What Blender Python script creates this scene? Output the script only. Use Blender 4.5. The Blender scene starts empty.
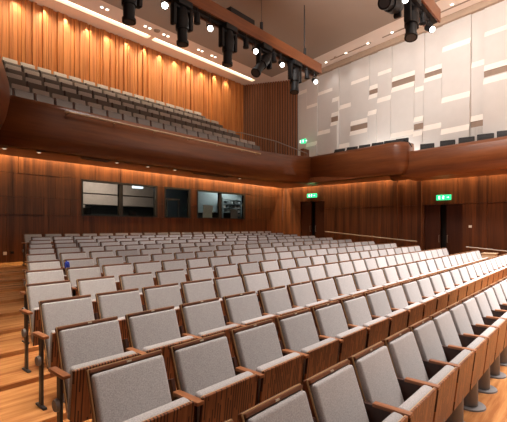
import bpy, bmesh, math, random
from mathutils import Vector, Matrix
random.seed(7)
PI = math.pi
scene = bpy.context.scene
C = scene.collection

# ------------------------------------------------------------------ camera
TH = math.radians(41.515)
cam_d = bpy.data.cameras.new('camera')
cam = bpy.data.objects.new('camera', cam_d)
C.objects.link(cam)
cam.location = (0, 0, 0)
cam.rotation_euler = (PI/2, 0, TH - PI/2)
cam_d.sensor_width = 36
cam_d.lens = 28.0
cam_d.shift_y = (226.9 - 211) / 507
cam_d.clip_start = 0.02
scene.camera = cam

# ------------------------------------------------------------------ view, world
scene.view_settings.view_transform = 'Standard'
scene.view_settings.look = 'None'
scene.view_settings.gamma = 1
scene.view_settings.exposure = 0.1
scene.view_settings.use_curve_mapping = False
world = bpy.data.worlds.new('world')
scene.world = world
world.use_nodes = True
wb = world.node_tree.nodes['Background']
wb.inputs[0].default_value = (1.0, 0.86, 0.74, 1)
wb.inputs[1].default_value = 0.22

def area(name, loc, size, energy, col, rot=(0, 0, 0), spread=PI):
    l = bpy.data.lights.new(name, 'AREA')
    l.shape = 'RECTANGLE'; l.size, l.size_y = size
    l.energy = energy; l.color = col; l.spread = spread
    o = bpy.data.objects.new(name, l); C.objects.link(o)
    o.location = loc; o.rotation_euler = rot
    return o

def spot(name, loc, target, energy, col, angle=60, blend=0.6, r=0.04):
    l = bpy.data.lights.new(name, 'SPOT')
    l.energy = energy; l.color = col; l.spot_size = math.radians(angle); l.spot_blend = blend
    l.shadow_soft_size = r
    o = bpy.data.objects.new(name, l); C.objects.link(o)
    o.location = loc
    o.rotation_euler = (Vector(target) - Vector(loc)).to_track_quat('-Z', 'Y').to_euler()
    return o

WARM = (1.0, 0.72, 0.45)
NEUT = (1.0, 0.91, 0.85)
# house lights over the stalls, all set in the ceiling outside the view
area('house_light_near', (3.4, 2.6, 8.15), (4, 2.0), 230, NEUT, (0, 0, 0), math.radians(110))
area('house_light_right', (11.2, -0.3, 8.15), (7, 3.0), 1500, NEUT, (0, 0, 0), math.radians(88))
area('house_light_rear', (9.0, 10.0, 8.1), (7, .8), 130, NEUT, (0, 0, 0), math.radians(70))
area('house_light_left', (0.9, 7.0, 8.15), (1.0, 6.0), 150, (1, .84, .66), (0, 0, 0), math.radians(40))
# wash on the white side wall
area('side_wall_wash', (9.8, 5.0, 7.8), (1.5, 6.0), 310, NEUT, (0, math.radians(-68), 0), math.radians(120))
# added fill lights without real fittings, aimed up to brighten the ceiling
area('ceiling_fill_stage', (6.0, -2.0, 4.0), (14, 2.5), 1500, NEUT, (PI, 0, 0))
area('balcony_front_fill', (8.6, 11.98, 3.2), (11, .12), 75, NEUT, (PI, 0, 0))  # added fill hidden behind the parapet, for seats, slats and ceiling

area('side_balcony_fill', (17.0, 4.6, 3.05), (.25, 8.0), 110, NEUT, (PI, 0, 0))  # added fill, unseen below the parapet top, lifts wall and ceiling edge
# ------------------------------------------------------------------ materials
def nmat(name):
    m = bpy.data.materials.new(name); m.use_nodes = True
    return m, m.node_tree.nodes, m.node_tree.links, m.node_tree.nodes['Principled BSDF']

def plain(name, col, rough=0.6, metal=0.0, var=0.06, scale=6, spec=0.5, bump=0.0):
    m, N, L, b = nmat(name)
    t = N.new('ShaderNodeTexCoord'); n = N.new('ShaderNodeTexNoise'); n.inputs['Scale'].default_value = scale
    n.inputs['Detail'].default_value = 3
    r = N.new('ShaderNodeValToRGB')
    r.color_ramp.elements[0].color = (*[c*(1-var) for c in col], 1); r.color_ramp.elements[0].position = .3
    r.color_ramp.elements[1].color = (*[min(1, c*(1+var)) for c in col], 1); r.color_ramp.elements[1].position = .7
    L.new(t.outputs['Object'], n.inputs['Vector']); L.new(n.outputs[0], r.inputs[0]); L.new(r.outputs[0], b.inputs['Base Color'])
    b.inputs['Roughness'].default_value = rough; b.inputs['Metallic'].default_value = metal
    b.inputs['Specular IOR Level'].default_value = spec
    if bump:
        bp = N.new('ShaderNodeBump'); bp.inputs['Strength'].default_value = bump
        L.new(n.outputs[0], bp.inputs['Height']); L.new(bp.outputs[0], b.inputs['Normal'])
    return m

def wood(name, c0, c1, stretch=(9, 9, 0.5), rough=0.4, coarse=None, rnd=False, spec=0.5):
    """grain: fine noise stretched along one axis over a coarser board-to-board tone"""
    m, N, L, b = nmat(name)
    t = N.new('ShaderNodeTexCoord')
    src = t.outputs['Object']
    if rnd:
        oi = N.new('ShaderNodeObjectInfo'); ad = N.new('ShaderNodeVectorMath'); ad.operation = 'ADD'
        ml = N.new('ShaderNodeMath'); ml.operation = 'MULTIPLY'; ml.inputs[1].default_value = 37
        L.new(oi.outputs['Random'], ml.inputs[0]); L.new(src, ad.inputs[0]); L.new(ml.outputs[0], ad.inputs[1]); src = ad.outputs[0]
    mp = N.new('ShaderNodeMapping'); mp.inputs['Scale'].default_value = stretch
    n = N.new('ShaderNodeTexNoise'); n.inputs['Scale'].default_value = 3; n.inputs['Detail'].default_value = 6
    n.inputs['Roughness'].default_value = 0.65
    L.new(src, mp.inputs[0]); L.new(mp.outputs[0], n.inputs['Vector'])
    mp2 = N.new('ShaderNodeMapping'); mp2.inputs['Scale'].default_value = coarse or tuple(s*.22 for s in stretch)
    n2 = N.new('ShaderNodeTexNoise'); n2.inputs['Scale'].default_value = 3; n2.inputs['Detail'].default_value = 2
    L.new(src, mp2.inputs[0]); L.new(mp2.outputs[0], n2.inputs['Vector'])
    mx = N.new('ShaderNodeMath'); mx.operation = 'ADD'; L.new(n.outputs[0], mx.inputs[0]); L.new(n2.outputs[0], mx.inputs[1])
    hf = N.new('ShaderNodeMath'); hf.operation = 'MULTIPLY'; hf.inputs[1].default_value = .5; L.new(mx.outputs[0], hf.inputs[0])
    r = N.new('ShaderNodeValToRGB')
    r.color_ramp.elements[0].color = (*c0, 1); r.color_ramp.elements[0].position = .38
    r.color_ramp.elements[1].color = (*c1, 1); r.color_ramp.elements[1].position = .62
    L.new(hf.outputs[0], r.inputs[0]); L.new(r.outputs[0], b.inputs['Base Color'])
    b.inputs['Roughness'].default_value = rough; b.inputs['Specular IOR Level'].default_value = spec
    return m

def emit(name, col, s):
    m, N, L, b = nmat(name)
    b.inputs['Base Color'].default_value = (*col, 1)
    b.inputs['Emission Color'].default_value = (*col, 1); b.inputs['Emission Strength'].default_value = s
    return m

def fabric(name, col, rnd=0.10):
    m, N, L, b = nmat(name)
    t = N.new('ShaderNodeTexCoord')
    n = N.new('ShaderNodeTexNoise'); n.inputs['Scale'].default_value = 140; n.inputs['Detail'].default_value = 3
    L.new(t.outputs['Object'], n.inputs['Vector'])
    r = N.new('ShaderNodeValToRGB')
    r.color_ramp.elements[0].color = (*[c*.80 for c in col], 1); r.color_ramp.elements[0].position = .33
    r.color_ramp.elements[1].color = (*[c*1.18 for c in col], 1); r.color_ramp.elements[1].position = .67
    L.new(n.outputs[0], r.inputs[0])
    oi = N.new('ShaderNodeObjectInfo'); mr = N.new('ShaderNodeMapRange')
    mr.inputs['To Min'].default_value = 1-rnd; mr.inputs['To Max'].default_value = 1+rnd
    L.new(oi.outputs['Random'], mr.inputs['Value'])
    vm = N.new('ShaderNodeVectorMath'); vm.operation = 'SCALE'
    L.new(r.outputs[0], vm.inputs[0]); L.new(mr.outputs[0], vm.inputs['Scale']); L.new(vm.outputs[0], b.inputs['Base Color'])
    b.inputs['Roughness'].default_value = .95; b.inputs['Specular IOR Level'].default_value = .15
    b.inputs['Sheen Weight'].default_value = .25; b.inputs['Sheen Roughness'].default_value = .5
    bp = N.new('ShaderNodeBump'); bp.inputs['Strength'].default_value = .25; bp.inputs['Distance'].default_value = .004
    L.new(n.outputs[0], bp.inputs['Height']); L.new(bp.outputs[0], b.inputs['Normal'])
    return m

def slotted(name):
    """seat underside: brown veneer with vertical acoustic slots of uneven length"""
    m, N, L, b = nmat(name)
    t = N.new('ShaderNodeTexCoord'); oi = N.new('ShaderNodeObjectInfo')
    ml = N.new('ShaderNodeMath'); ml.operation = 'MULTIPLY'; ml.inputs[1].default_value = 21
    L.new(oi.outputs['Random'], ml.inputs[0])
    ad = N.new('ShaderNodeVectorMath'); ad.operation = 'ADD'; L.new(t.outputs['Object'], ad.inputs[0]); L.new(ml.outputs[0], ad.inputs[1])
    sx = N.new('ShaderNodeSeparateXYZ'); L.new(t.outputs['Object'], sx.inputs[0])
    def mt(op, a_, b_=None):
        q = N.new('ShaderNodeMath'); q.operation = op
        for k_, v_ in enumerate((a_, b_)):
            if v_ is None: continue
            if isinstance(v_, (int, float)): q.inputs[k_].default_value = v_
            else: L.new(v_, q.inputs[k_])
        return q.outputs[0]
    xs = mt('MULTIPLY', sx.outputs[0], 44.0)
    line = mt('LESS_THAN', mt('FRACT', xs), .42)
    cell = mt('ADD', mt('MULTIPLY', mt('FLOOR', xs), 7.3), ml.outputs[0])
    cb = N.new('ShaderNodeCombineXYZ'); L.new(cell, cb.inputs[0]); L.new(mt('MULTIPLY', sx.outputs[2], 5.5), cb.inputs[2])
    n = N.new('ShaderNodeTexNoise'); n.inputs['Scale'].default_value = 1.0; n.inputs['Detail'].default_value = 0
    L.new(cb.outputs[0], n.inputs['Vector'])
    slot = mt('MULTIPLY', line, mt('GREATER_THAN', n.outputs[0], .44))
    g = N.new('ShaderNodeTexNoise'); g.inputs['Scale'].default_value = 2; g.inputs['Detail'].default_value = 5
    mp = N.new('ShaderNodeMapping'); mp.inputs['Scale'].default_value = (22, 1, 2); L.new(ad.outputs[0], mp.inputs[0]); L.new(mp.outputs[0], g.inputs['Vector'])
    r = N.new('ShaderNodeValToRGB')
    r.color_ramp.elements[0].color = (.19, .062, .022, 1); r.color_ramp.elements[0].position = .35
    r.color_ramp.elements[1].color = (.33, .125, .045, 1); r.color_ramp.elements[1].position = .65
    L.new(g.outputs[0], r.inputs[0])
    mx = N.new('ShaderNodeMix'); mx.data_type = 'RGBA'; L.new(slot, mx.inputs[0]); L.new(r.outputs[0], mx.inputs[6]); mx.inputs[7].default_value = (.045, .012, .006, 1)
    L.new(mx.outputs[2], b.inputs['Base Color'])
    b.inputs['Roughness'].default_value = .4
    return m

M = {}
M['wall_wood'] = wood('dark veneer panelling', (.040, .0118, .0044), (.140, .046, .0155), (7, 7, .25), .36)
M['parapet_wood'] = wood('balcony veneer', (.125, .037, .012), (.22, .071, .022), (.3, .3, 5), .30)
M['soffit_wood'] = wood('soffit veneer', (.15, .046, .017), (.23, .078, .029), (.5, 6, 6), .35)
M['slat_wood'] = wood('orange timber slats', (.40, .125, .030), (.72, .29, .080), (14, 14, .35), .5, (4.5, 4.5, .08))
M['slat_backing'] = plain('dark slat backing', (.03, .012, .006), .7)
M['corner_shade_wood'] = wood('shaded orange slats', (.17, .055, .019), (.33, .12, .042), (14, 14, .35), .5, (4.5, 4.5, .08))  # same orange slats as the back wall; shade put into this darker colour
M['floor_wood'] = wood('honey floorboards', (.34, .130, .042), (.66, .315, .115), (.5, 6, 6), .24, (.25, 3.2, 1))
M['seat_wood'] = wood('seat veneer', (.13, .040, .015), (.27, .095, .035), (3, 3, 14), .38, rnd=True)
M['back_wood'] = wood('seat back veneer', (.085, .027, .011), (.19, .066, .026), (3, 3, 14), .38, rnd=True)
M['shell_dark'] = wood('seat side veneer', (.030, .009, .005), (.062, .019, .009), (10, 10, .6), .4, rnd=True)
M['arm_wood'] = wood('armrest timber', (.20, .070, .028), (.38, .155, .065), (14, 1.5, 14), .33, rnd=True)
M['ply_edge'] = plain('pale plywood edge', (.50, .33, .17), .5)
M['slot_panel'] = slotted('slotted veneer')
M['fabric'] = fabric('grey wool upholstery', (.40, .388, .392), .14)
M['fabric_bal'] = fabric('balcony upholstery', (.52, .47, .43), .05)
M['dark_pan'] = plain('dark seat underside', (.13, .105, .09), .6)
M['metal'] = plain('satin grey metal', (.07, .07, .075), .45, .6)
M['ped'] = plain('grey painted steel', (.20, .19, .19), .5, .2)
M['black'] = plain('black casing', (.006, .006, .007), .5, spec=.3)
M['black_soft'] = plain('matt black', (.012, .011, .011), .7)
M['steel'] = plain('brushed steel rail', (.33, .30, .27), .4, .7)
M['brass'] = plain('number plate metal', (.55, .47, .36), .35, .3)
M['ceil'] = plain('ceiling plaster', (.84, .74, .66), .9, 0, .02, 1)
M['ceil_dark'] = plain('taupe reflector', (.33, .265, .215), .8, 0, .03, .6)
M['white_wall'] = plain('pale acoustic plaster', (.62, .60, .57), .85, 0, .02, 3)
M['lit_strip'] = plain('lit bevel plaster', (.86, .82, .75), .8, 0, .02, 3)  # upward bevels: their catch of ceiling light is put into the paler colour
M['tan_and_shade'] = plain('tan and recess shade', (.30, .22, .165), .8)  # white-wall bands: shade put into the colour; tiers and diffusers are simply tan
M['tan_and_band_shade'] = plain('tan and band shade', (.40, .30, .22), .8)
M['frame'] = plain('black window frame', (.015, .012, .011), .4)
M['room_dark'] = plain('control room grey', (.05, .055, .055), .8)
M['room_pale'] = plain('control room pale boards', (.55, .46, .40), .7)
M['room_grey'] = plain('control room plaster', (.22, .24, .23), .8)
M['paper'] = plain('white paper', (.75, .75, .72), .8)
M['door'] = wood('dark door veneer', (.030, .008, .004), (.062, .018, .008), (8, 8, .3), .35)
M['gap'] = plain('black gap', (.004, .003, .003), .8)
M['blue'] = plain('blue cloth', (.02, .05, .42), .8, 0, .2, 30)
M['green_sign'] = emit('lit green sign', (.02, .55, .22), 1.6)
M['white_sign'] = emit('lit white symbol', (.8, 1, .9), 1.3)
M['lens'] = emit('glowing lens', (1, .97, .9), 14)
M['down'] = emit('glowing downlight', (1, .88, .70), 5)
M['down_dim'] = emit('dim downlight', (1, .80, .58), .9)
M['cove'] = emit('cove tube', (1, .86, .62), 3.2)
M['box_light'] = emit('lit ceiling fitting', (.85, .95, 1), 1.3)
M['screen'] = emit('monitor glow', (.55, .7, .75), .35)
M['plate_white'] = plain('white plastic', (.7, .68, .64), .4)
M['pale_wood'] = plain('pale box timber', (.52, .38, .24), .6)
gm, N_, L_, b_ = nmat('clear glass')
b_.inputs['Base Color'].default_value = (.9, .95, .95, 1); b_.inputs['Transmission Weight'].default_value = 1
b_.inputs['Roughness'].default_value = 0; b_.inputs['IOR'].default_value = 1.08
M['glass'] = gm

# ------------------------------------------------------------------ mesh helpers
def box(bm, c, s, bev=0.0, rot=None, seg=2):
    r = bmesh.ops.create_cube(bm, size=1)
    vs = r['verts']
    bmesh.ops.scale(bm, vec=Vector(s), verts=vs)
    if bev:
        es = list({e for v in vs for e in v.link_edges})
        g = bmesh.ops.bevel(bm, geom=es, offset=bev, segments=seg, affect='EDGES', profile=.6)
        vs = list({v for f in g['faces'] for v in f.verts} | {v for v in vs if v.is_valid})
    m = Matrix.Translation(Vector(c))
    if rot is not None: m = m @ rot
    bmesh.ops.transform(bm, matrix=m, verts=vs)
    return vs

def bx(bm, x0, x1, y0, y1, z0, z1):
    return box(bm, ((x0+x1)/2, (y0+y1)/2, (z0+z1)/2), (x1-x0, y1-y0, z1-z0))

def cyl(bm, p, q, r0, r1=None, seg=16, cap=True):
    p, q = Vector(p), Vector(q); r1 = r0 if r1 is None else r1
    g = bmesh.ops.create_cone(bm, cap_ends=cap, segments=seg, radius1=r0, radius2=r1, depth=(q-p).length)
    m = Matrix.Translation((p+q)/2) @ (q-p).to_track_quat('Z', 'Y').to_matrix().to_4x4()
    bmesh.ops.transform(bm, matrix=m, verts=g['verts'])
    return g['verts']

def tube(bm, pts, r, seg=8):
    for a, b in zip(pts[:-1], pts[1:]): cyl(bm, a, b, r, seg=seg)
    for p in pts[1:-1]:
        g = bmesh.ops.create_icosphere(bm, subdivisions=1, radius=r*1.02)
        bmesh.ops.translate(bm, vec=Vector(p), verts=g['verts'])

def prism(bm, poly, z0, z1):
    lo = [bm.verts.new((x, y, z0)) for x, y in poly]; hi = [bm.verts.new((x, y, z1)) for x, y in poly]
    bm.faces.new(lo[::-1]); bm.faces.new(hi)
    n = len(poly)
    for i in range(n): bm.faces.new((lo[i], lo[(i+1) % n], hi[(i+1) % n], hi[i]))

def mesh(name, bm, mats, smooth=False):
    bmesh.ops.recalc_face_normals(bm, faces=bm.faces)
    me = bpy.data.meshes.new(name); bm.to_mesh(me); bm.free()
    for m in (mats if isinstance(mats, (list, tuple)) else [mats]): me.materials.append(m)
    if smooth:
        me.shade_smooth()
        try: me.set_sharp_from_angle(angle=math.radians(40))
        except Exception: pass
    return me

def link(name, me, parent=None, loc=None, rotz=0):
    o = bpy.data.objects.new(name, me); C.objects.link(o)
    if parent is not None: o.parent = parent
    if loc is not None: o.location = loc
    if rotz: o.rotation_euler = (0, 0, rotz)
    return o

def obj(name, bm, mat, parent=None, smooth=False):
    return link(name, mesh(name, bm, mat, smooth), parent)

def struct(name, bm, mat):
    o = obj(name, bm, mat); o['kind'] = 'structure'; return o

def tag(o, label, cat, group=None):
    o['label'] = label; o['category'] = cat
    if group: o['group'] = group
    return o

def empty(name, loc, label, cat, group=None, rotz=0):
    o = bpy.data.objects.new(name, None); C.objects.link(o)
    o.location = loc; o.rotation_euler = (0, 0, rotz); o.empty_display_size = .1
    return tag(o, label, cat, group)

RX = lambda a: Matrix.Rotation(math.radians(a), 4, 'X')
RY = lambda a: Matrix.Rotation(math.radians(a), 4, 'Y')
RZ = lambda a: Matrix.Rotation(math.radians(a), 4, 'Z')
NTH = ['', 'first', 'second', 'third', 'fourth', 'fifth', 'sixth', 'seventh', 'eighth', 'ninth', 'tenth', 'eleventh', 'twelfth',
       'thirteenth', 'fourteenth', 'fifteenth', 'sixteenth', 'seventeenth', 'eighteenth', 'nineteenth', 'twentieth',
       'twenty-first', 'twenty-second', 'twenty-third', 'twenty-fourth', 'twenty-fifth', 'twenty-sixth', 'twenty-seventh', 'twenty-eighth']

# ------------------------------------------------------------------ seat rows: (y of back top, x of left edge, z of top, count)
PITCH = .57
ROWS = [(1.288, .837, -.904, 15, .5657), (2.156, 1.048, -.802, 23, .581), (3.040, 1.233, -.744, 23, .5838), (3.941, 1.442, -.689, 23, .5586),
        (4.858, 1.630, -.641, 22, .5804), (5.791, 1.933, -.584, 23, .5502), (6.740, 2.277, -.537, 22, .5703), (7.706, 2.591, -.484, 21, .5822),
        (8.687, 2.948, -.429, 22, .5455), (9.686, 3.303, -.374, 21, .5646), (10.700, 3.672, -.327, 20, .578), (11.731, 4.063, -.266, 20, .5725),
        (12.778, 4.219, -.196, 20, .5822)]
SH = .92
# ------------------------------------------------------------------ floor: one timber terrace with a shallow riser in front of each row
bm = bmesh.new()
prof = [(-7.0, ROWS[0][2]-SH)]
for k, (y, x, z, n, w) in enumerate(ROWS):
    if k == 0: continue
    prof.append((y-.46, prof[-1][1])); prof.append((y-.46, z-SH))
prof.append((14.3, ROWS[-1][2]-SH))
va = [bm.verts.new((-6, y, z)) for y, z in prof]; vb = [bm.verts.new((19, y, z)) for y, z in prof]
for i in range(len(prof)-1): bm.faces.new((va[i], vb[i], vb[i+1], va[i+1]))
da = [bm.verts.new((-6, y, -2.4)) for y in (-7, 14.3)]; db = [bm.verts.new((19, y, -2.4)) for y in (-7, 14.3)]
bm.faces.new((da[0], da[1], db[1], db[0])); bm.faces.new((va[0], da[0], db[0], vb[0])); bm.faces.new((va[-1], vb[-1], db[1], da[1]))
bm.faces.new(va + [da[1], da[0]]); bm.faces.new(vb + [db[1], db[0]])
struct('floor', bm, M['floor_wood'])

ZS = 2.20      # underside of the balcony
ZP = 3.50      # parapet top
ZC = 8.40      # ceiling
YB, XR = 14.0, 18.4
# ------------------------------------------------------------------ panelled lower walls
def panels(bm, u0, u1, z0, z1, put, wmean=1.15, seed=0):
    rr = random.Random(seed); u = u0
    while u < u1-.01:
        w = wmean*rr.uniform(.75, 1.2); e = min(u+w, u1)
        if u1-e < .35: e = u1
        put(bm, u+.004, e-.004, z0+.004, z1-.004, rr.choice((0, 0, .006)))
        u = e
back_put = lambda bm, a, b, c, d, o: bx(bm, a, b, YB-o, YB+.05, c, d)
bm = bmesh.new()
SEAM = .965
WIN = [(6.50, 9.72), (10.08, 11.50), (11.88, 15.15)]; WZ0, WZ1 = .40, 1.72
panels(bm, 2.2, 18.4, -1.2, WZ0, back_put, seed=1)
panels(bm, 2.2, 18.4, WZ1, 2.55, back_put, seed=2)
edges = [2.2] + [e for w in WIN for e in w] + [18.4]
for i in range(0, len(edges), 2):
    a, b = edges[i], edges[i+1]
    panels(bm, a, b, WZ0, SEAM, back_put, seed=3+i); panels(bm, a, b, SEAM, WZ1, back_put, seed=9+i)
bx(bm, 2.2, 18.6, YB+.05, YB+.08, -1.3, WZ0); bx(bm, 2.2, 18.6, YB+.05, YB+.08, WZ1, 2.55)
for i in range(0, len(edges), 2): bx(bm, edges[i], edges[i+1], YB+.05, YB+.08, WZ0, WZ1)
struct('wall_back', bm, M['wall_wood'])

right_put = lambda bm, a, b, c, d, o: bx(bm, XR-o, XR+.05, a, b, c, d)
bm = bmesh.new()
# doors: y 11.2-12.75 (top 1.40), y 4.5-6.05 (top .97)
D1 = (11.2, 12.75, 1.40); D2 = (4.45, 6.03, .98)
panels(bm, -6, D2[0], -2, SEAM, right_put, seed=20); panels(bm, D2[1], D1[0], -2, SEAM, right_put, seed=21); panels(bm, D1[1], YB, -2, SEAM, right_put, seed=22)
panels(bm, -6, D1[0], SEAM+.015, 2.55, right_put, seed=23); panels(bm, D1[0], D1[1], D1[2], 2.55, right_put, seed=24); panels(bm, D1[1], YB, SEAM, 2.55, right_put, seed=25)
for y in (7.3, 6.2): bx(bm, XR-.10, XR, y-.09, y+.09, -1.8, 2.2)
bx(bm, XR+.05, XR+.08, -6, D2[0], -2.2, 2.55); bx(bm, XR+.05, XR+.08, D2[1], D1[0], -2.2, 2.55); bx(bm, XR+.05, XR+.08, D1[1], YB, -2.2, 2.55)
bx(bm, XR+.05, XR+.08, D2[0], D2[1], D2[2], 2.55); bx(bm, XR+.05, XR+.08, D1[0], D1[1], D1[2], 2.55)
struct('wall_right', bm, M['wall_wood'])

# left wall runs outward just beyond the view
bm = bmesh.new()
LW = [(3.25, 14.2), (-3.9, -6.5)]
prism(bm, [LW[0], LW[1], (LW[1][0]-.15, LW[1][1]), (LW[0][0]-.15, LW[0][1])], -2.3, ZC)
struct('wall_left', bm, M['wall_wood'])
bm = bmesh.new()
bx(bm, 19.2, 19.3, -7, 14, -2.3, ZC+.2)
struct('wall_outer_right', bm, M['wall_wood'])

def door(n, y0, y1, ztop, zbot):
    bm = bmesh.new()
    mid = (y0+y1)/2
    bx(bm, XR+.12, XR+.17, y0, mid-.13, zbot, ztop); 
    bx(bm, XR+.12, XR+.17, mid+.13, y1, zbot, ztop)
    d = struct('door_%d' % n, bm, M['door'])
    bm = bmesh.new(); bx(bm, XR+.5, XR+.55, mid-.3, mid+.3, zbot, ztop)
    obj('door_gap', bm, M['gap'], d)
    bm = bmesh.new()
    bx(bm, XR+.02, XR+.19, y0-.04, y0, zbot, ztop); bx(bm, XR+.02, XR+.19, y1, y1+.04, zbot, ztop); bx(bm, XR+.02, XR+.19, y0-.04, y1+.04, ztop, ztop+.04)
    obj('door_jamb', bm, M['door'], d)
    bm = bmesh.new()
    for s in (-1, 1):
        tube(bm, [(XR+.12, mid+s*.17, ztop-1.35), (XR+.06, mid+s*.17, ztop-1.35), (XR+.06, mid+s*.17, ztop-1.65), (XR+.12, mid+s*.17, ztop-1.65)], .012)
    obj('door_handle', bm, M['steel'], d)
door(1, D1[0], D1[1], D1[2], -1.15)
door(2, D2[0], D2[1], D2[2], -1.5)

# ------------------------------------------------------------------ control-room windows
for i, (a, b) in enumerate(WIN):
    bm = bmesh.new(); t = .07
    bx(bm, a, b, YB-.02, YB+.14, WZ1-t, WZ1); bx(bm, a, b, YB-.02, YB+.14, WZ0, WZ0+.035)
    bx(bm, a, a+.055, YB-.02, YB+.14, WZ0+.035, WZ1-t); bx(bm, b-.10, b, YB-.02, YB+.14, WZ0+.035, WZ1-t)
    mids = {0: [8.06], 2: [13.38]}.get(i, [])
    for m_ in mids: bx(bm, m_-.075, m_+.075, YB-.01, YB+.13, WZ0+.035, WZ1-t)
    w = struct('window_%d' % (i+1), bm, M['frame'])
    bm = bmesh.new(); bx(bm, a+.05, b-.05, YB+.05, YB+.056, WZ0+.03, WZ1-.06)
    obj('glass_pane', bm, M['glass'], w)
# the rooms behind the glass
bm = bmesh.new()
bx(bm, 5.5, 18.2, 17.0, 17.1, -.6, 2.5); bx(bm, 5.5, 18.2, YB+.1, 17.1, -.7, -.6)
bx(bm, 5.4, 5.5, YB+.1, 17.1, -.7, 2.5); bx(bm, 18.2, 18.3, YB+.1, 17.1, -.7, 2.5)
struct('wall_control_room', bm, M['room_dark'])
bm = bmesh.new(); bx(bm, 5.4, 18.3, YB+.1, 17.1, 2.5, 2.55)
struct('ceiling_control_room', bm, M['room_grey'])
bm = bmesh.new(); prism(bm, [(9.85, 14.15), (9.95, 14.15), (12.0, 17), (11.9, 17)], -.6, 2.5)
struct('wall_control_partition', bm, M['room_grey'])
bm = bmesh.new(); prism(bm, [(11.65, 14.15), (11.75, 14.15), (14.0, 17), (13.9, 17)], -.6, 2.5)
struct('wall_control_divider', bm, M['room_dark'])
bm = bmesh.new(); bx(bm, 14.0, 18.2, 16.9, 17.0, .8, 2.5)
struct('wall_control_lining', bm, M['room_grey'])
bm = bmesh.new(); bx(bm, 5.6, 11.5, 16.6, 16.95, .98, 1.42); bx(bm, 5.6, 11.45, 16.55, 16.95, 1.47, 2.1)
tag(obj('wall_bulkhead', bm, M['room_pale']), 'pale boarded bulkhead seen through the left control room window', 'bulkhead')
area('control_room_lamp', (8.2, 15.3, 2.4), (2.0, .5), 34, (1, .86, .74), (math.radians(25), 0, 0))
area('control_room_lamp_right', (16.2, 16.2, 2.45), (2.2, .5), 60, (.88, .97, 1), (math.radians(20), 0, 0))
area('control_room_lamp_middle', (11.7, 15.6, 2.4), (.5, .4), 14, (.88, .97, 1))
bm = bmesh.new(); box(bm, (9.35, 14.9, 1.72), (.42, .20, .14), .01)
tag(obj('ceiling_fitting', bm, M['box_light']), 'small lit white box fitting high in the left control room window', 'light')
def desk(x0, x1, lab):
    d = empty('control_desk', ((x0+x1)/2, 14.75, -.6), lab, 'desk')
    w = (x1-x0)/2
    bm = bmesh.new(); box(bm, (0, 0, .98), (2*w, .7, .05), .008); obj('desk_top', bm, M['room_grey'], d)
    for s in (-1, 1):
        bm = bmesh.new(); box(bm, (s*(w-.05), 0, .48), (.05, .6, .95)); obj('leg', bm, M['frame'], d)
desk(6.0, 9.7, 'long grey desk behind the wide left control room window')
desk(12.9, 17.0, 'grey desk behind the right control room window')
def monitor(x, y, w, h, lab, z=.405, lit=False):
    d = empty('monitor', (x, y, z), lab, 'monitor')
    bm = bmesh.new(); box(bm, (0, .03, .07+h/2), (w, .035, h), .008); obj('casing', bm, M['black'], d)
    bm = bmesh.new(); box(bm, (0, .055, .07+h/2), (w-.04, .012, h-.04)); obj('screen', bm, M['screen'] if lit else M['black'], d)
    bm = bmesh.new(); cyl(bm, (0, .03, 0), (0, .03, .09), .02); box(bm, (0, .03, .006), (.2, .14, .012), .003); obj('stand', bm, M['black'], d)
monitor(7.05, 14.7, .34, .26, 'leftmost small monitor on the desk in the left control room window')
monitor(9.0, 14.7, .34, .22, 'small monitor on the desk near the right end of the left control room window')
monitor(13.80, 14.7, .62, .26, 'wide dark monitor beside the white sheet in the right control room window')
monitor(14.55, 14.7, .5, .26, 'dark monitor just right of the mullion in the right control room window')
bm = bmesh.new(); box(bm, (7.6, 16.52, .83), (.42, .05, .22), .004)
tag(obj('wall_speaker', bm, M['room_pale']), 'small pale framed box under the bulkhead in the left control room window', 'box')
bm = bmesh.new(); box(bm, (13.72, 15.3, .78), (.66, .02, .70), .002, RY(3))
tag(obj('white_sheet', bm, M['paper']), 'white sheet of paper standing in the right control room window', 'paper')
sh = empty('equipment_rack', (16.6, 16.55, -.6), 'grey equipment rack of small units in the right control room window', 'rack')
bm = bmesh.new()
for s in (-.75, .75): box(bm, (s, 0, 1.15), (.04, .4, 2.3))
for z in (1.2, 1.45, 1.7, 1.95, 2.2): box(bm, (0, 0, z), (1.5, .4, .03))
obj('frame', bm, M['room_grey'], sh)
rr = random.Random(3)
for z in (1.22, 1.47, 1.72, 1.97):
    for q in range(5):
        bm = bmesh.new(); w = rr.uniform(.12, .22); box(bm, (-.6+q*.3, -.03, z+.08), (w, .25, rr.uniform(.08, .17)), .006)
        obj('unit', bm, M[rr.choice(['paper', 'room_grey', 'black', 'room_pale'])], sh)
bm = bmesh.new(); box(bm, (15.55, 15.2, .70), (.55, .02, .55), .004, RY(-2))
tag(obj('notice_board', bm, M['room_pale']), 'pale printed board at the far right of the control room window', 'board')
tb = empty('side_table', (11.15, 15.0, -.48), 'grey high table in the small middle control room window', 'table')
bm = bmesh.new(); box(bm, (0, 0, 1.75), (.75, .4, .05), .006); obj('table_top', bm, M['room_pale'], tb)
for sx in (-.33, .33):
    bm = bmesh.new(); box(bm, (sx, -.15, .86), (.05, .05, 1.73)); obj('leg', bm, M['room_grey'], tb)

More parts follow.
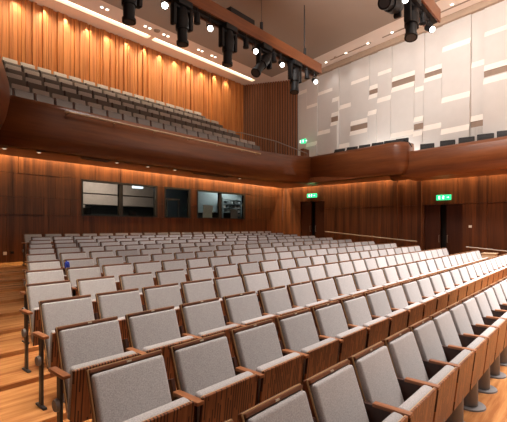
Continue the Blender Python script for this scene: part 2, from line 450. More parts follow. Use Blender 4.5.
# ------------------------------------------------------------------ balcony: swept parapets, soffits, tiers
def sweep(bm, path, profile, closed_profile=True):
    """profile points (n, z): n measured to the left-hand... outward normal of the path"""
    rings = []
    for i, p in enumerate(path):
        p = Vector(p)
        ta = (Vector(path[i])-Vector(path[i-1])).normalized() if i else None
        tb_ = (Vector(path[i+1])-Vector(path[i])).normalized() if i < len(path)-1 else None
        t = ((ta or tb_)+(tb_ or ta)).normalized()
        n = Vector((t.y, -t.x)); k = 1.0
        if ta and tb_: k = 1/max(.3, n.dot(Vector((ta.y, -ta.x))))
        rings.append([bm.verts.new((p.x+n.x*a*k, p.y+n.y*a*k, z)) for a, z in profile])
    m = len(profile)
    for r0, r1 in zip(rings[:-1], rings[1:]):
        for j in range(m): bm.faces.new((r0[j], r0[(j+1) % m], r1[(j+1) % m], r1[j]))
    bm.faces.new(rings[0]); bm.faces.new(rings[-1][::-1])

def front_profile(z0, z1, th=.14, bulge=.07):
    pts = []
    for i in range(9):
        t = i/8; z = z1-(z1-z0)*t
        pts.append((bulge*math.sin(PI*min(1, t*1.15))*(.35+.65*t) - .18*max(0, (t-.72)/.28)**2, z))
    pts += [(-th-.35, z0), (-th-.35, z0+.12), (-th, z0+.3), (-th, z1)]
    return pts
# path direction chosen so the outward side faces the hall
back_path = [(2.9, 11.75), (6, 11.77), (10, 11.78), (13.6, 11.75), (15.4, 11.48), (16.62, 10.9)]
bm = bmesh.new(); sweep(bm, back_path, front_profile(ZS, ZP)); 
struct('wall_balcony_back', bm, M['parapet_wood']).data.shade_smooth()
side_path = [(16.62, 10.9), (16.35, 8.5), (16.05, 6.5), (16.12, 6.2), (16.35, 6.02), (16.9, 5.95)]
bm = bmesh.new(); sweep(bm, side_path, front_profile(ZS, ZP))
struct('wall_balcony_side', bm, M['parapet_wood']).data.shade_smooth()
near_path = [(16.6, 6.9), (16.45, 5.9), (15.9, 2.5), (15.4, 0), (14.9, -4)]
bm = bmesh.new(); sweep(bm, near_path, front_profile(2.02, 3.12, bulge=.10))
struct('wall_balcony_near', bm, M['parapet_wood']).data.shade_smooth()
# left side balcony, its rounded end bulging into the view
left_path = [(-3.9, -5.5), (1.0, 5.2), (2.15, 8.0), (2.98, 10.1), (3.18, 10.9), (3.15, 11.6)]
bm = bmesh.new()
pr = []
for i in range(13):
    t = i/12; pr.append((.26*math.sin(PI*t), 3.85-(3.85-2.15)*t))
pr += [(-.4, 2.15), (-.4, 3.85)]
sweep(bm, [(x-.20, y) for x, y in left_path], pr)
struct('wall_balcony_left', bm, M['parapet_wood']).data.shade_smooth()

bm = bmesh.new(); prism(bm, [(2.6, 12.1), (14, 12.1), (16.4, 11.4), (18.13, 11.4), (18.13, 13.70), (2.6, 13.70)], ZS, ZS+.25)
prism(bm, [(16.6, 11.4), (16.4, 6.3), (18.13, 6.3), (18.13, 11.4)], ZS, ZS+.25)
prism(bm, [(16.85, 6.3), (16.3, 2.5), (15.7, -4), (18.13, -4), (18.13, 6.3)], 2.06, 2.45)
struct('ceiling_soffit', bm, M['soffit_wood'])
bm = bmesh.new()
prism(bm, [(2.4, 11.9), (14, 11.9), (16.5, 11.0), (18.6, 11.0), (18.6, 14.1), (2.4, 14.1)], 2.56, 2.9)
prism(bm, [(16.7, 11.0), (16.3, 6.3), (18.6, 6.3), (18.6, 11.0)], 2.56, 2.9)
prism(bm, [(16.7, 6.3), (16.2, 2.5), (15.6, -4), (18.6, -4), (18.6, 6.3)], 2.46, 2.56)
struct('floor_balcony', bm, M['soffit_wood'])
# stepped tiers: (y of back top, z top)
BR = [(12.9, 4.20), (13.8, 4.80), (14.7, 5.38), (15.55, 5.90)]
bm = bmesh.new()
for i, (y, z) in enumerate(BR):
    y1 = BR[i+1][0]-.38 if i < 3 else 16.2
    bx(bm, 2.2, 14.9+.0*i, y-.38, y1, 2.95, z-SH)
struct('floor_balcony_tiers', bm, M['tan_and_shade'])
# cove light grazing down the panelled walls from the slot behind the soffit
area('back_wall_slot_light', (10.3, YB-.17, 2.52), (15.6, .10), 640, (1, .76, .42))
area('right_wall_slot_light', (XR-.16, 10.0, 2.52), (.10, 7.2), 220, (1, .76, .42))
area('right_wall_slot_light_near', (XR-.16, 1.2, 2.44), (.10, 9.6), 260, (1, .76, .42))

# ------------------------------------------------------------------ upper back wall of upright slats
def slats(name, P, Q, z0, z1, seed, mat):
    bm = bmesh.new(); rr = random.Random(seed)
    P, Q = Vector(P), Vector(Q); L = (Q-P).length; t = (Q-P)/L; n = Vector((t.y, -t.x))
    ang = math.atan2(t.y, t.x); u = 0
    while u < L:
        w = rr.choice((.07, .09, .12, .16)); d = rr.choice((.02, .045, .08, .11)); e = min(u+w, L)
        c = P+t*(u+e)/2+n*(d/2)
        box(bm, (c.x, c.y, (z0+z1)/2), (e-u-.012, d, z1-z0), 0, RZ(math.degrees(ang)))
        u = e
    c = P+t*L/2-n*.05
    box(bm, (c.x, c.y, (z0+z1)/2), (L, .1, z1-z0), 0, RZ(math.degrees(ang)))
    return struct(name, bm, mat)
slats('wall_upper_back', (2.6, 16.0), (17.2, 16.0), 2.9, ZC, 5, M['slat_wood'])
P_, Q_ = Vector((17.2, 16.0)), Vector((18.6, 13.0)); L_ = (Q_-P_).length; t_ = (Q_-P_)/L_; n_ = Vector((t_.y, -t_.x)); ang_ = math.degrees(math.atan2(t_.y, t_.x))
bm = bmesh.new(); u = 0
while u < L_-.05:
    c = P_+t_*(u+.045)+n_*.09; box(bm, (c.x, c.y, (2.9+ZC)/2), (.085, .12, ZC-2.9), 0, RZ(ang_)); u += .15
cw = struct('wall_upper_corner', bm, M['corner_shade_wood'])
bm = bmesh.new(); c = P_+t_*L_/2-n_*.03; box(bm, (c.x, c.y, (2.9+ZC)/2), (L_, .1, ZC-2.9), 0, RZ(ang_))
struct('wall_upper_corner_backing', bm, M['slat_backing'])
for i in range(14):
    x = 4.15+i*.88
    spot('slat_washer_lamp', (x, 15.76, 8.36), (x, 15.98, 7.0), 75, (1, .82, .64), 80, .9, .03)
area('slat_wash', (8.8, 15.0, 8.3), (12.5, .3), 170, (1, .78, .54), (math.radians(12), 0, 0), math.radians(150))

# ------------------------------------------------------------------ white acoustic side wall
P, Q = Vector((18.6, 13)), Vector((16.8, 3.2)); T = (Q-P).normalized(); NW = Vector((T.y, -T.x))
COLS = [(0, .70, [('w', 7.6)]), (.704, 1.503, [('w', 4.528), ('f', 6.631)]), (1.503, 2.543, [('w', 5.033), ('f', 7.173)]),
 (2.543, 2.992, [('w', 6.559), ('w', 5.783), ('b', 5.528), ('w', 5.309)]), (2.992, 3.747, [('w', 6.088), ('w', 4.091)]),
 (3.747, 4.788, [('f', 7.101), ('w', 5.094), ('b', 4.83), ('w', 4.597)]), (4.788, 5.277, [('w', 6.576), ('b', 6.376), ('w', 6.138), ('w', 5.357)]),
 (5.277, 5.996, [('f', 7.085), ('w', 5.844)]), (5.996, 7.106, [('w', 6.627), ('b', 6.387), ('w', 6.143), ('w', 4.073)]),
 (7.106, 7.536, [('w', 5.842), ('w', 4.561), ('b', 4.239), ('w', 3.95)]), (7.536, 8.302, [('w', 6.538), ('b', 6.357), ('w', 6.147), ('w', 4.112)]),
 (8.302, 9.401, [('w', 7.15), ('w', 5.087), ('w', 3.812)]), (9.401, 9.877, [('w', 6.18), ('w', 4.113), ('b', 3.9)]),
 (9.877, 11.2, [('f', 7.165), ('w', 5.888), ('b', 5.671), ('w', 5.39)]), (11.2, 12.1, [('w', 6.6), ('w', 4.9)]), (12.1, 13.4, [('w', 5.8)]), (13.4, 17, [])]
bm = bmesh.new()
def wp(u, z, d): q = P+T*u+NW*d; return (q.x, q.y, z)
def quad(pts, mi):
    f = bm.faces.new([bm.verts.new(p) for p in pts]); f.material_index = mi
ZT = 8.15
for ci, (a, b, L) in enumerate(COLS):
    a += .006; b -= .006
    L = sorted(L, key=lambda s: -s[1]); d = .03+.05*(ci % 2); z = ZT
    out = []
    for k, zc in L:
        if k == 'b':
            out.append(('b', zc+.125, zc-.125)); continue
        h = .115 if k == 'w' else .09
        out.append((k, zc+h, zc-h))
    prof = [(ZT, d)]; mats = []
    for k, zt, zb in out:
        zt = min(zt, prof[-1][0])
        mats.append(0); prof.append((zt, d))
        if k == 'b': d2 = d
        elif k == 'w': d2 = d+.06
        else: d2 = d+.03
        if k == 'b':      # recessed band: step in, run down, step out
            prof.append((zt, d-.03)); mats.append(2)
            prof.append((zb, d-.03)); mats.append(2)
            prof.append((zb, d)); mats.append(2)
        else:
            prof.append((zb, d2)); mats.append(1); d = d2
    mats.append(0); prof.append((2.5, d))
    for (z0, d0), (z1, d1), mi in zip(prof[:-1], prof[1:], mats):
        if abs(z0-z1) < 1e-6 and abs(d0-d1) < 1e-6: continue
        quad([wp(a, z0, d0), wp(b, z0, d0), wp(b, z1, d1), wp(a, z1, d1)], mi)
        for s in (a, b):
            if abs(z0-z1) > 1e-6: quad([wp(s, z0, -.05), wp(s, z0, d0), wp(s, z1, d1), wp(s, z1, -.05)], 0)
q = [wp(-.1, 2.5, -.05), wp(17, 2.5, -.05), wp(17, ZC, -.05), wp(-.1, ZC, -.05)]; quad(q, 0)
me = bpy.data.meshes.new('wall_upper_right'); bm.normal_update(); bm.to_mesh(me); bm.free()
for k in ('white_wall', 'lit_strip', 'tan_and_shade'): me.materials.append(M[k])
link('wall_upper_right', me)['kind'] = 'structure'
bm = bmesh.new()
c0, c1 = P+NW*.22, P+T*17+NW*.22
prism(bm, [(P.x, P.y), (c0.x, c0.y), (c1.x, c1.y), ((P+T*17).x, (P+T*17).y)], ZT, ZC)
struct('trim_shade_band', bm, M['tan_and_band_shade'])  # added band, coloured for the soft shadow along the wall top

# ------------------------------------------------------------------ ceiling
bm = bmesh.new()
bx(bm, -8, 19.2, -7, 14.88, ZC, ZC+.2); bx(bm, -8, 19.2, 15.19, 16.4, ZC, ZC+.2)
bx(bm, 17.0, 19.2, 14.88, 15.19, ZC, ZC+.2); bx(bm, 10.02, 10.22, 14.88, 15.19, ZC, ZC+.2); bx(bm, -8, 3, 14.88, 15.19, ZC, ZC+.2)
bx(bm, 2.9, 17.1, 14.85, 15.22, ZC+.3, ZC+.34)
struct('ceiling', bm, M['ceil'])
bm = bmesh.new()
prism(bm, [(17.05, 13.75), (16.5, 10.4), (15.8, 6.95), (14.9, 2), (13.8, -6.5), (-7, -6.5), (1.0, 13.75)], ZC-.10, ZC-.004)
struct('ceiling_reflector', bm, M['ceil_dark'])
for i, (a, b) in enumerate(((3.05, 10.0), (10.24, 16.95))):
    bm = bmesh.new(); bx(bm, a, b, 14.90, 15.17, ZC+.12, ZC+.16)
    tag(obj('cove_tube', bm, M['cove']), ['long glowing cove strip above the orange slats, left of the ceiling notch',
        'glowing cove strip above the orange slats, right of the ceiling notch'][i], 'light')
LINE = [((17.30, 9.9), (17.85, 9.9))]
def along(u, d): q = P+T*u+NW*d; return q.x, q.y
for i, (a, b) in enumerate(((2.9, 5.3), (5.9, 10.2))):
    bm = bmesh.new(); p, q2 = along(a, .62), along(b, .62); p2, q3 = along(a, .70), along(b, .70)
    prism(bm, [p, q2, q3, p2], ZC-.012, ZC-.002)
    tag(obj('slot_diffuser', bm, M['tan_and_shade']), ['farther thin brown slot diffuser in the ceiling beside the white wall',
        'nearer thin brown slot diffuser in the ceiling beside the white wall'][i], 'vent')
bm0 = bmesh.new(); cyl(bm0, (0, 0, -.02), (0, 0, 0), .075, seg=20); ring_me = mesh('trim_ring', bm0, M['plate_white'])
bm0 = bmesh.new(); cyl(bm0, (0, 0, -.026), (0, 0, -.019), .058, seg=20); lens_me = mesh('lens', bm0, M['down'])
bm0 = bmesh.new(); cyl(bm0, (0, 0, -.026), (0, 0, -.019), .045, seg=20); dim_me = mesh('lens', bm0, M['down_dim'])
def downlight(x, y, z, label, group):
    d = empty('downlight', (x, y, z), label, 'light', group)
    link('trim_ring', ring_me, d); link('lens', lens_me if z > 5 else dim_me, d)
    return d
pairs = [7.54, 9.45, 10.38, 12.35, 13.2]
for i, x in enumerate(pairs):
    for j, s in enumerate((-.11, .11)):
        downlight(x+s, 14.31, ZC, '%s round downlight of the %s pair from the left along the cove' % (['left', 'right'][j], NTH[i+1]), 'paired downlights above the slat wall')
for i, (x, y) in enumerate([(17.488, 10.548), (17.19, 9.266), (16.946, 8.028), (16.681, 6.794), (16.36, 5.55), (16.085, 4.248)]):
    downlight(x, y, ZC, 'single round ceiling downlight beside the white wall, %s counting from the far corner' % NTH[i+1], 'single downlights above the white wall')
    spot('downlight_lamp', (x, y, ZC-.06), (x+.3, y, 0), 30, NEUT, 110, .9)
bm = bmesh.new(); cyl(bm, (9.89, 14.27, ZC-.05), (9.89, 14.27, ZC), .11, .14, seg=20)
tag(obj('smoke_detector', bm, M['tan_and_band_shade']), 'round tan detector between two downlight pairs on the ceiling', 'detector')
bm = bmesh.new(); cyl(bm, (17.28, 9.9, ZC-.04), (17.28, 9.9, ZC), .05, .07, seg=16)
tag(obj('sprinkler', bm, M['tan_and_band_shade']), 'small round sprinkler between single downlights near the white wall', 'sprinkler')
# soffit fittings
for i, (x, y) in enumerate([(3.63, 12.5), (4.5, 12.4), (6.98, 12.4), (8.19, 12.38), (9.34, 12.3), (12.95, 12.3)]):
    downlight(x, y, ZS, 'round downlight under the back balcony, %s from the left' % NTH[i+1], 'downlights in the balcony soffit')
for i, (a, b) in enumerate(((5.75, 6.7), (10.3, 12.3))):
    v = empty('soffit_vent', ((a+b)/2, 12.42, ZS), ['pale rectangular vent in the soffit left of centre window', 'longer pale rectangular vent in the soffit above the right window'][i], 'vent')
    bm = bmesh.new(); box(bm, (0, 0, -.012), (b-a, .16, .02), .003); obj('frame', bm, M['steel'], v)
    bm = bmesh.new()
    for q in range(3): box(bm, (0, -.045+q*.045, -.026), (b-a-.06, .012, .01))
    obj('slat', bm, M['metal'], v)

# ------------------------------------------------------------------ rails
def rail(name, pts, r, label, brackets=None, mat='steel', drop=(0, 0, -.12)):
    e = empty(name, pts[0], label, 'rail'); o = Vector(pts[0])
    bm = bmesh.new(); tube(bm, [Vector(p)-o for p in pts], r); obj('bar', bm, M[mat], e, True)
    for b in (brackets or []):
        bm = bmesh.new(); bb = Vector(b)-o; cyl(bm, bb, bb+Vector(drop), r*.7, seg=8); obj('bracket', bm, M[mat], e)
    return e
f1 = lambda y: (18.15, y, -.26-(10.9-y)*.086)
rail('handrail', [f1(11.0), f1(6.25)], .028, 'long pale handrail sloping down the right wall between the two doors', [f1(y) for y in (10.6, 9.2, 7.8, 6.6)], drop=(.24, 0, -.03))
rail('handrail', [f1(4.25), f1(1.2)], .028, 'pale handrail on the right wall, nearer than the second door', [f1(y) for y in (4.0, 2.7, 1.4)], drop=(.24, 0, -.03))
yr = 11.52
rail('balcony_handrail', [(4.87, yr-.02, 3.30), (9, yr, 3.30), (13.5, yr, 3.29)], .032, 'thin rail along the back balcony front', [(x, yr, 3.29) for x in (5, 6.5, 8, 9.5, 11, 12.5, 13.4)], 'pale_wood', (0, .22, 0))
rail('stair_handrail', [(14.6, 14.7, 4.95), (15.4, 14.5, 5.05), (16.1, 12.7, 4.45), (16.75, 11.2, 3.72)], .022, 'bronze stair handrail descending at the right end of the balcony seats',
     [(15.4, 14.5, 5.05), (16.1, 12.7, 4.45), (16.75, 11.2, 3.72)], 'steel', (0, 0, -.9))
rail('side_rail', [(16.35, 6.2, 3.62), (16.5, 6.0, 3.5), (16.55, 5.9, 3.3)], .02, 'small dark curved rail where the side balcony steps down', None, 'black')
bm = bmesh.new()
for k in range(34):
    u = 6.6+k*.13; x, y = along(u, .20); cyl(bm, (x, y, 2.6), (x, y, 4.02 if u > 9.9 else 3.72), .012, seg=6)
p, q2 = along(6.6, .20), along(6.6+33*.13, .20); cyl(bm, (*p, 2.62), (*q2, 2.62), .015, seg=6)
bl = tag(obj('balustrade', bm, M['white_wall']), 'row of thin upright bars at the foot of the white wall', 'railing')
# dark wall piece behind the corner with the green sign
bm = bmesh.new(); bx(bm, 16.95, 17.45, 11.55, 11.75, 2.9, 4.05)
struct('wall_balcony_return', bm, M['parapet_wood'])
rail('left_rail', [(2.9, 12.2, -.40), (3.55, 13.4, -.38)], .02, 'short pale rail end at the far left edge', None)

# ------------------------------------------------------------------ signs and small wall items
def exit_sign(loc, w, h, label, axis='X'):
    """plate facing -X (right wall); pictogram: a running figure and an arrow"""
    s = empty('exit_sign', loc, label, 'sign')
    bm = bmesh.new(); box(bm, (0, 0, 0), (.05, w, h), .006); obj('sign_panel', bm, M['green_sign'], s)
    k = h
    def pc(bm, y, z, sy, sz, a=0): box(bm, (-.029, y*k, z*k), (.008, sy*k, sz*k), 0, RX(a))
    bm = bmesh.new(); cyl(bm, (-.033, .06*k, .30*k), (-.025, .06*k, .30*k), .08*k, seg=12)
    pc(bm, .03, .06, .14, .38, 15); pc(bm, -.08, .12, .24, .07, -25); pc(bm, .14, .07, .22, .07, 35)
    pc(bm, -.06, -.18, .08, .30, 40); pc(bm, .12, -.20, .08, .32, -35)
    obj('running_figure', bm, M['white_sign'], s)
    bm = bmesh.new(); pc(bm, -.75, 0, .38, .09); pc(bm, -.88, .06, .24, .08, 40); pc(bm, -.88, -.06, .24, .08, -40)
    obj('arrow', bm, M['white_sign'], s)
    bm = bmesh.new(); pc(bm, .75, 0, .30, .62); obj('doorway_symbol', bm, M['white_sign'], s)
exit_sign((XR-.06, 11.95, 1.60+.12), .62, .22, 'green lit exit sign above the farther door')
exit_sign((XR-.06, 5.18, 1.28), .60, .23, 'green lit exit sign above the nearer right door')
exit_sign((17.9, 12.2, 4.42+.25), .3, .25, 'small green exit sign at the top corner beside the white wall')
bm = bmesh.new(); box(bm, (XR-.015, 4.15, .017), (.02, .12, .10), .006)
tag(obj('wall_switch', bm, M['plate_white']), 'white switch plate right of the nearer door', 'switch')
bm = bmesh.new(); box(bm, (4.08, YB-.015, -.83), (.10, .02, .10), .006)
tag(obj('wall_socket', bm, M['plate_white']), 'white socket on the back wall near the left edge', 'socket')
bm = bmesh.new(); box(bm, (4.28, YB-.015, -.81), (.10, .02, .08), .006)
tag(obj('wall_socket', bm, M['black']), 'black socket on the back wall near the left edge', 'socket')
bm = bmesh.new(); box(bm, (15.75, 2.95, -1.12), (.45, .4, .36), .01); box(bm, (15.75, 2.95, -.925), (.49, .44, .03), .006)
box(bm, (15.75, 2.95, -1.47), (.40, .35, .36), .006)
tag(obj('wooden_box', bm, M['pale_wood']), 'small pale wooden box beyond the right end of the fourth row', 'box')

# ------------------------------------------------------------------ stall seats
TILT = RX(-19)     # back leans away from the viewer at the top
def b_cushion():
    bm = bmesh.new()
    # local frame: top front edge of the back at y 0, z .92; bottom forward
    vs = box(bm, (0, 0, 0), (.474, .055, .56), .022, None, 3)
    for v in vs: v.co.y -= .012*max(0, 1-(v.co.x/.24)**2)*max(0, 1-(v.co.z/.28)**2)*(1 if v.co.y < 0 else 0)
    bmesh.ops.transform(bm, matrix=Matrix.Translation((0, -.085, .621)) @ TILT, verts=bm.verts)
    return mesh('back_cushion', bm, M['fabric'], True)
def b_shell():
    bm = bmesh.new()
    vs = box(bm, (0, .040, 0), (.490, .030, .62), .008)
    vs += box(bm, (0, .014, .298), (.486, .040, .022), .006)
    bmesh.ops.transform(bm, matrix=Matrix.Translation((0, -.085, .621)) @ TILT, verts=bm.verts)
    return mesh('back_shell', bm, M['back_wood'])
def b_edge():
    """thin pale ply lipping: one inverted U round the front edge of the shell"""
    bm = bmesh.new()
    w, t, zt, zb, y0, y1 = .2485, .006, .313, -.30, .012, .022
    o = [(-w, zb), (-w, zt), (w, zt), (w, zb)]; i_ = [(-w+t, zb), (-w+t, zt-t*.6), (w-t, zt-t*.6), (w-t, zb)]
    V = {}
    for nme, L in (('o', o), ('i', i_)):
        for k, (x, z) in enumerate(L):
            for yi, y in enumerate((y0, y1)): V[nme, k, yi] = bm.verts.new((x, y, z))
    for k in range(3):
        bm.faces.new((V['o', k, 0], V['o', k+1, 0], V['i', k+1, 0], V['i', k, 0])); bm.faces.new((V['o', k, 1], V['i', k, 1], V['i', k+1, 1], V['o', k+1, 1]))
        bm.faces.new((V['o', k, 0], V['o', k, 1], V['o', k+1, 1], V['o', k+1, 0])); bm.faces.new((V['i', k, 0], V['i', k+1, 0], V['i', k+1, 1], V['i', k, 1]))
    for k in (0, 3): bm.faces.new((V['o', k, 0], V['i', k, 0], V['i', k, 1], V['o', k, 1]))
    bmesh.ops.transform(bm, matrix=Matrix.Translation((0, -.085, .621)) @ TILT, verts=bm.verts)
    return mesh('plywood_edge', bm, M['ply_edge'])
PT = RX(7)
def b_pan():
    bm = bmesh.new()
    box(bm, (0, -.045, 0), (.520, .020, .400), .004, None, 1)
    bmesh.ops.transform(bm, matrix=Matrix.Translation((-.012, -.240, .480)) @ PT, verts=bm.verts)
    return mesh('seat_pan', bm, M['slot_panel'])
def b_pcush():
    bm = bmesh.new()
    box(bm, (0, .002, .006), (.505, .076, .392), .026, None, 3)
    bmesh.ops.transform(bm, matrix=Matrix.Translation((-.012, -.240, .480)) @ PT, verts=bm.verts)
    return mesh('seat_cushion', bm, M['fabric'], True)
def b_panedge():
    bm = bmesh.new(); box(bm, (0, -.040, .195), (.520, .016, .006))
    bmesh.ops.transform(bm, matrix=Matrix.Translation((-.012, -.240, .480)) @ PT, verts=bm.verts)
    return mesh('seat_pan_edge', bm, M['ply_edge'])
def b_arm(x):
    bm = bmesh.new(); box(bm, (x, -.200, .645), (.056, .25, .026), .008)
    return mesh('armrest', bm, M['arm_wood'], True)
def b_std(x):
    bm = bmesh.new()
    box(bm, (x, -.17, .44), (.030, .20, .40), .005); box(bm, (x, -.10, .48), (.028, .05, .50), .004, TILT)
    box(bm, (x, -.17, .16), (.026, .07, .24)); 
    return mesh('side_support', bm, M['shell_dark'])
def b_ped():
    bm = bmesh.new(); cyl(bm, (0, -.20, .012), (0, -.20, .32), .078, seg=20); cyl(bm, (0, -.20, 0), (0, -.20, .014), .15, .145, seg=28)
    return mesh('pedestal', bm, M['ped'], True)
def b_plate():
    bm = bmesh.new(); box(bm, (0, -.009, .298), (.030, .006, .011))
    bmesh.ops.transform(bm, matrix=Matrix.Translation((0, -.085, .621)) @ TILT, verts=bm.verts)
    return mesh('number_plate', bm, M['brass'])
def b_end(x, s):
    bm = bmesh.new()
    box(bm, (x, -.20, .33), (.022, .06, .60), .006); box(bm, (x, -.20, .015), (.035, .18, .02), .006)
    return mesh('end_bracket', bm, M['metal'])
def b_hub(x, s):
    bm = bmesh.new(); cyl(bm, (x+s*.012, -.19, .42), (x+s*.035, -.19, .42), .048, .040, seg=20)
    return mesh('bolt_cover', bm, M['ped'], True)
HX = PITCH/2
S = dict(back_cushion=b_cushion(), back_shell=b_shell(), plywood_edge=b_edge(), seat_pan=b_pan(), seat_cushion=b_pcush(), seat_pan_edge=b_panedge(),
         arm=b_arm(-HX), arm_r=b_arm(HX), std=b_std(-HX), std_r=b_std(HX), ped=b_ped(), plate=b_plate(), end_l=b_end(-HX-.03, -1), end_r=b_end(HX+.03, 1),
         hub_l=b_hub(-HX-.03, -1), hub_r=b_hub(HX+.03, 1))
ROWNAME = ['nearest', 'second nearest', 'third nearest', 'fourth nearest', 'fifth nearest', 'sixth nearest', 'seventh nearest', 'eighth nearest',
           'fifth farthest', 'fourth farthest', 'third farthest', 'second farthest', 'farthest']
def seat(x, y, zf, k, i, n, w):
    last = i == n-1; nf = n-i
    if k == 0: where = '%s counting from the left end visible' % NTH[i+1]
    elif i == 0: where = 'at the left aisle end'
    elif i <= n//2: where = '%s from the left aisle' % NTH[i+1]
    elif last and k > 1: where = 'at the right-hand end'
    else: where = '%s from the right-hand end' % NTH[nf]
    e = empty('auditorium_seat', (x, y, zf), 'grey upholstered tip-up seat in the %s stalls row, %s' % (ROWNAME[k], where), 'seat', 'tip-up seats in the stalls')
    parts = [('backrest', S['back_shell']), ('seat_pan', S['seat_pan']), ('armrest', S['arm']), ('side_support', S['std'])]
    made = {}
    for nme, me in parts: made[nme] = link(nme, me, e)
    dx = (PITCH-w)/2
    for nme in ('armrest', 'side_support'): made[nme].location.x = dx
    link('back_cushion', S['back_cushion'], made['backrest']); link('seat_cushion', S['seat_cushion'], made['seat_pan'])
    if k < 8: link('plywood_edge', S['plywood_edge'], made['backrest'])
    if k < 4: link('seat_pan_edge', S['seat_pan_edge'], made['seat_pan']); link('pedestal', S['ped'], e)
    if w < .56: made['seat_pan'].scale.x = .955
    if k == 0:
        for ch in list(e.children):
            if ch.name.split('.')[0] in ('seat_pan', 'armrest', 'pedestal'): ch.location.y = -.07
        made['seat_pan'].location.z = -.02
    if k < 3: link('number_plate', S['plate'], made['backrest'])
    if i == 0 and k:
        made['armrest'].location.x = -.035
        bpy.data.objects.remove(made['side_support'])
        b = link('end_bracket', S['end_l'], e); link('bolt_cover', S['hub_l'], b)
    if last:
        link('armrest', S['arm_r'], e); link('side_support', S['std_r'], e)
        b = link('end_bracket', S['end_r'], e); link('bolt_cover', S['hub_r'], b)
for k, (y, x0, z, n, w) in enumerate(ROWS):
    for i in range(n):
        seat(x0+.249+i*w, y, z-SH, k, i, n, w)

# ------------------------------------------------------------------ balcony seats
def bal_meshes():
    bm = bmesh.new(); box(bm, (0, -.02, .70), (.47, .07, .42), .02, RX(-10)); back = mesh('backrest', bm, M['fabric_bal'], True)
    bm = bmesh.new(); box(bm, (0, -.30, .50), (.50, .09, .34), .02, RX(-8)); pan = mesh('seat_pan', bm, M['dark_pan'], True)
    bm = bmesh.new(); box(bm, (-HX, -.2, .33), (.03, .26, .66), .006); box(bm, (-HX, -.2, .665), (.05, .28, .025), .006); sup = mesh('side_support', bm, M['shell_dark'])
    return back, pan, sup
bb, bp_, bs = bal_meshes()
BN = ['front', 'second', 'third', 'top']
for k, (y, z) in enumerate(BR):
    n = [20, 19, 19, 18][k]; x0 = [3.35, 3.45, 3.15, 3.30][k]
    for i in range(n):
        e = empty('balcony_chair', (x0+.25+i*PITCH, y, z-SH), 'pale-backed balcony seat with dark folded pan, %s row of the back balcony, %s from left' % (BN[k], NTH[i+1]), 'seat', 'seats on the back balcony')
        link('backrest', bb, e); link('seat_pan', bp_, e); link('side_support', bs, e)
# side balcony seats, a single row facing the hall: dark backs showing just over the parapets
bm = bmesh.new(); box(bm, (0, 0, .61), (.54, .06, .38), .02, RX(-10)); sb_back = mesh('backrest', bm, M['black_soft'], True)
bm = bmesh.new(); box(bm, (0, -.11, .50), (.46, .09, .34), .02); sb_seat = mesh('seat_pan', bm, M['black_soft'], True)
bm = bmesh.new(); box(bm, (0, -.06, .22), (.30, .06, .44), .01); sb_leg = mesh('pedestal', bm, M['metal'])
def side_seat(x, y, zf, lab, rz):
    e = empty('side_balcony_chair', (x, y, zf), lab, 'seat', 'dark seats along the side balcony', rz)
    for nme, me in (('backrest', sb_back), ('seat_pan', sb_seat), ('pedestal', sb_leg)): link(nme, me, e)
for i, y in enumerate((9.55, 8.85, 8.2, 7.55, 6.95, 6.4)):
    side_seat(17.08-.06*i, y, 2.98, 'dark seat top over the taller side balcony front, %s from the far corner' % NTH[i+1], math.radians(-86))
for i, y in enumerate((5.35, 4.55, 3.85, 3.2, 2.55, 1.9)):
    side_seat(16.72-.115*i, y, 2.60, 'dark seat top over the lower side balcony front, %s from its far end' % NTH[i+1], math.radians(-80))

# ------------------------------------------------------------------ aisle step lights
for i, (y, _, z, _, _) in enumerate(ROWS[1:7]):
    x = ROWS[i+1][1]-.62
    e = empty('step_light', (x, y-.40, z-SH), 'small dark step light set in the left aisle floor, %s from the viewer' % NTH[i+1], 'light', 'step lights in the aisle')
    bm = bmesh.new(); box(bm, (0, 0, .004), (.14, .06, .008), .002); obj('housing', bm, M['metal'], e)
    bm = bmesh.new(); box(bm, (.03, 0, .009), (.05, .03, .004)); obj('lens', bm, M['plate_white'], e)
# blue cloth
bm = bmesh.new()
g = bmesh.ops.create_icosphere(bm, subdivisions=3, radius=1)
for v in bm.verts:
    w = .8+.25*math.sin(7*v.co.x+3*v.co.z)*math.cos(5*v.co.y); v.co = Vector((v.co.x*.042*w, v.co.y*.06*w, v.co.z*.085*w))
bmesh.ops.translate(bm, vec=(2.825, 6.60, -.635), verts=bm.verts)
tag(obj('blue_jacket', bm, M['blue'], None, True), 'blue cloth hanging between the first two seats of the seventh nearest row', 'cloth')

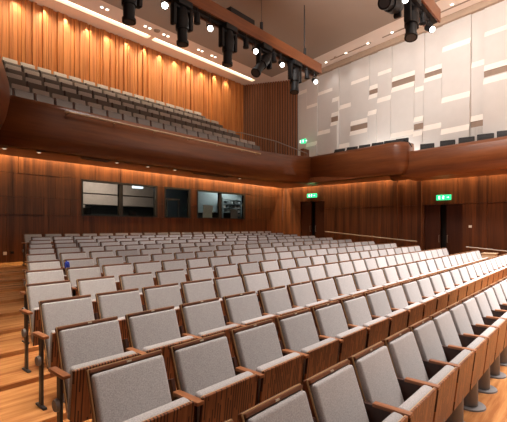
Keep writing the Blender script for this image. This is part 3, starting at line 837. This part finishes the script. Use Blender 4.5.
# ------------------------------------------------------------------ lighting beams and lanterns
def beam(x0, x1, y, label):
    e = empty('lighting_beam', ((x0+x1)/2, y, 6.02), label, 'beam'); h = (x1-x0)/2
    bm = bmesh.new(); box(bm, (0, 0, .19), (2*h, .06, .38), .004); box(bm, (0, .40, .19), (2*h, .06, .38), .004)
    box(bm, (0, .2, .36), (2*h, .36, .03)); obj('timber_casing', bm, M['parapet_wood'], e)
    bm = bmesh.new(); cyl(bm, (-h+.02, .2, -.02), (h-.04, .2, -.02), .035, seg=10); box(bm, (0, .2, .06), (2*h-.04, .30, .10)); obj('lighting_bar', bm, M['black_soft'], e)
    return e
beam(2.5, 13.39, 8.3, 'long timber-clad lighting beam hanging across the top of the view')
beam(4.0, 12.35, 3.6, 'nearer timber-clad lighting beam showing only its end at top right')
def aim(d): return Vector(d).normalized()
def mover(x, y, zt, head, label, length=.62, scale=1.0, yaw=0):
    """hanging moving head: base box, two-armed yoke, long head"""
    e = empty('moving_head_light', (x, y, zt), label, 'stage light', None, yaw)
    s = scale
    bm = bmesh.new(); box(bm, (0, 0, -.10*s), (.46*s, .36*s, .17*s), .03*s); cyl(bm, (-.1, 0, -.03), (-.1, 0, .03), .03); cyl(bm, (.1, 0, -.03), (.1, 0, .03), .03)
    obj('base', bm, M['black'], e, True)
    bm = bmesh.new(); box(bm, (0, 0, -.21*s), (.62*s, .14*s, .08*s), .02*s)
    for q in (-1, 1): box(bm, (q*.27*s, 0, -.44*s), (.10*s, .18*s, .54*s), .035*s)
    obj('yoke', bm, M['black'], e, True)
    d = aim(head); c = Vector((0, 0, -.52*s)); bm = bmesh.new()
    cyl(bm, c-d*.34*s, c-d*.05*s, .13*s, .185*s, 20); cyl(bm, c-d*.05*s, c+d*.25*s, .185*s, .17*s, 20); cyl(bm, c+d*.25*s, c+d*length*s, .14*s, .13*s, 20)
    cyl(bm, c+d*(length-.06)*s, c+d*(length+.02)*s, .16*s, .16*s, 20)
    obj('lamp_head', bm, M['black'], e, True)
    bm = bmesh.new(); cyl(bm, c+d*(length+.018)*s, c+d*(length+.024)*s, .12*s, seg=20); obj('lens', bm, M['metal'], e)
Yb = 8.5; Zt = 5.95
mover(4.98, Yb-.2, Zt, (0, 0, -1), 'leftmost black moving head light under the long beam, pointing straight down')
mover(6.53, Yb-.2, Zt, (0, -.05, -1), 'second black moving head light from the left, pointing straight down')
mover(8.24, Yb-.2, Zt, (0, .05, -1), 'third black moving head light from the left, pointing straight down')
mover(9.9, Yb-.2, Zt, (-.85, -.1, -.95), 'fourth moving head light from the left, its long barrel swung to the lower left', .72)
mover(11.62, Yb-.2, Zt, (-.18, -.1, -1), 'rightmost moving head light on the long beam, above the dark slats')
mover(10.35, 3.7, 5.92, (-.35, -.1, -1), 'black moving head light under the nearer beam at top right', .62, 1.0)
mover(9.15, 3.7, 5.75, (-.9, 0, -.25), 'black moving head light cut by the top edge, left of the bright lamp', .5)
def lantern(x, y, z, d, lit, label):
    e = empty('spot_lantern', (x, y, z), label, 'stage light')
    d = aim(d); bm = bmesh.new()
    cyl(bm, -d*.13, d*.10, .075, .085, 18); cyl(bm, d*.10, d*.14, .095, .095, 18); cyl(bm, -d*.17, -d*.13, .05, .075, 18)
    obj('housing', bm, M['black'], e, True)
    bm = bmesh.new(); tube(bm, [(-.10, 0, 0), (-.10, 0, .16), (.10, 0, .16), (.10, 0, 0)], .012); cyl(bm, (0, 0, .16), (0, 0, 5.99-z if z < 5.9 else .2), .018)
    obj('bracket', bm, M['black'], e)
    bm = bmesh.new(); cyl(bm, d*.141, d*.147, .075, seg=20); obj('lens', bm, M['lens'] if lit else M['black'], e)
LD = (-.45, -.75, -.6)
for i, x in enumerate((5.979, 7.504, 9.434, 10.807, 12.918)):
    lantern(x, Yb-.2, 5.62, LD, True, 'glowing white spotlight under the long beam, %s from the left' % NTH[i+1])
for i, x in enumerate((5.44, 7.05, 9.02, 10.42, 12.40)):
    lantern(x, Yb-.2, 5.70, (0, 0, -1), False, 'small unlit black lantern under the long beam, %s from the left' % NTH[i+1])
lantern(11.75, 3.7, 5.66, LD, True, 'glowing spotlight below the end of the nearer beam at top right')
lantern(9.72, 3.7, 5.62, LD, True, 'glowing spotlight at the top edge under the nearer beam')
lantern(11.2, 3.7, 5.72, (0, 0, -1), False, 'unlit black lantern crowded under the nearer beam')
for i, (x, z0) in enumerate(((10.0, 6.42), (12.55, 6.42))):
    e = empty('cable_hoist', (x, 8.5, z0), ['black hoist coupling on the beam top near the middle of the view', 'black hoist coupling on the beam top near its right end'][i], 'hoist')
    bm = bmesh.new(); cyl(bm, (0, 0, .0), (0, 0, .38), .06, .05, 12); obj('coupling', bm, M['black'], e)
    bm = bmesh.new(); cyl(bm, (0, 0, .38), (0, 0, 8.29-z0), .008, seg=6); obj('cable', bm, M['metal'], e)
e = empty('power_cable', (12.3, 8.35, 6.42), 'thick dark cable rising from the beam end to the ceiling', 'cable')
bm = bmesh.new(); cyl(bm, (0, 0, 0), (0, 0, 1.87), .016, seg=8); obj('cable', bm, M['black'], e)
bm = bmesh.new(); box(bm, (8.95, 8.5, 6.515), (1.1, .3, .22), .02)
tag(obj('junction_box', bm, M['black']), 'black box sitting on top of the long beam', 'box')
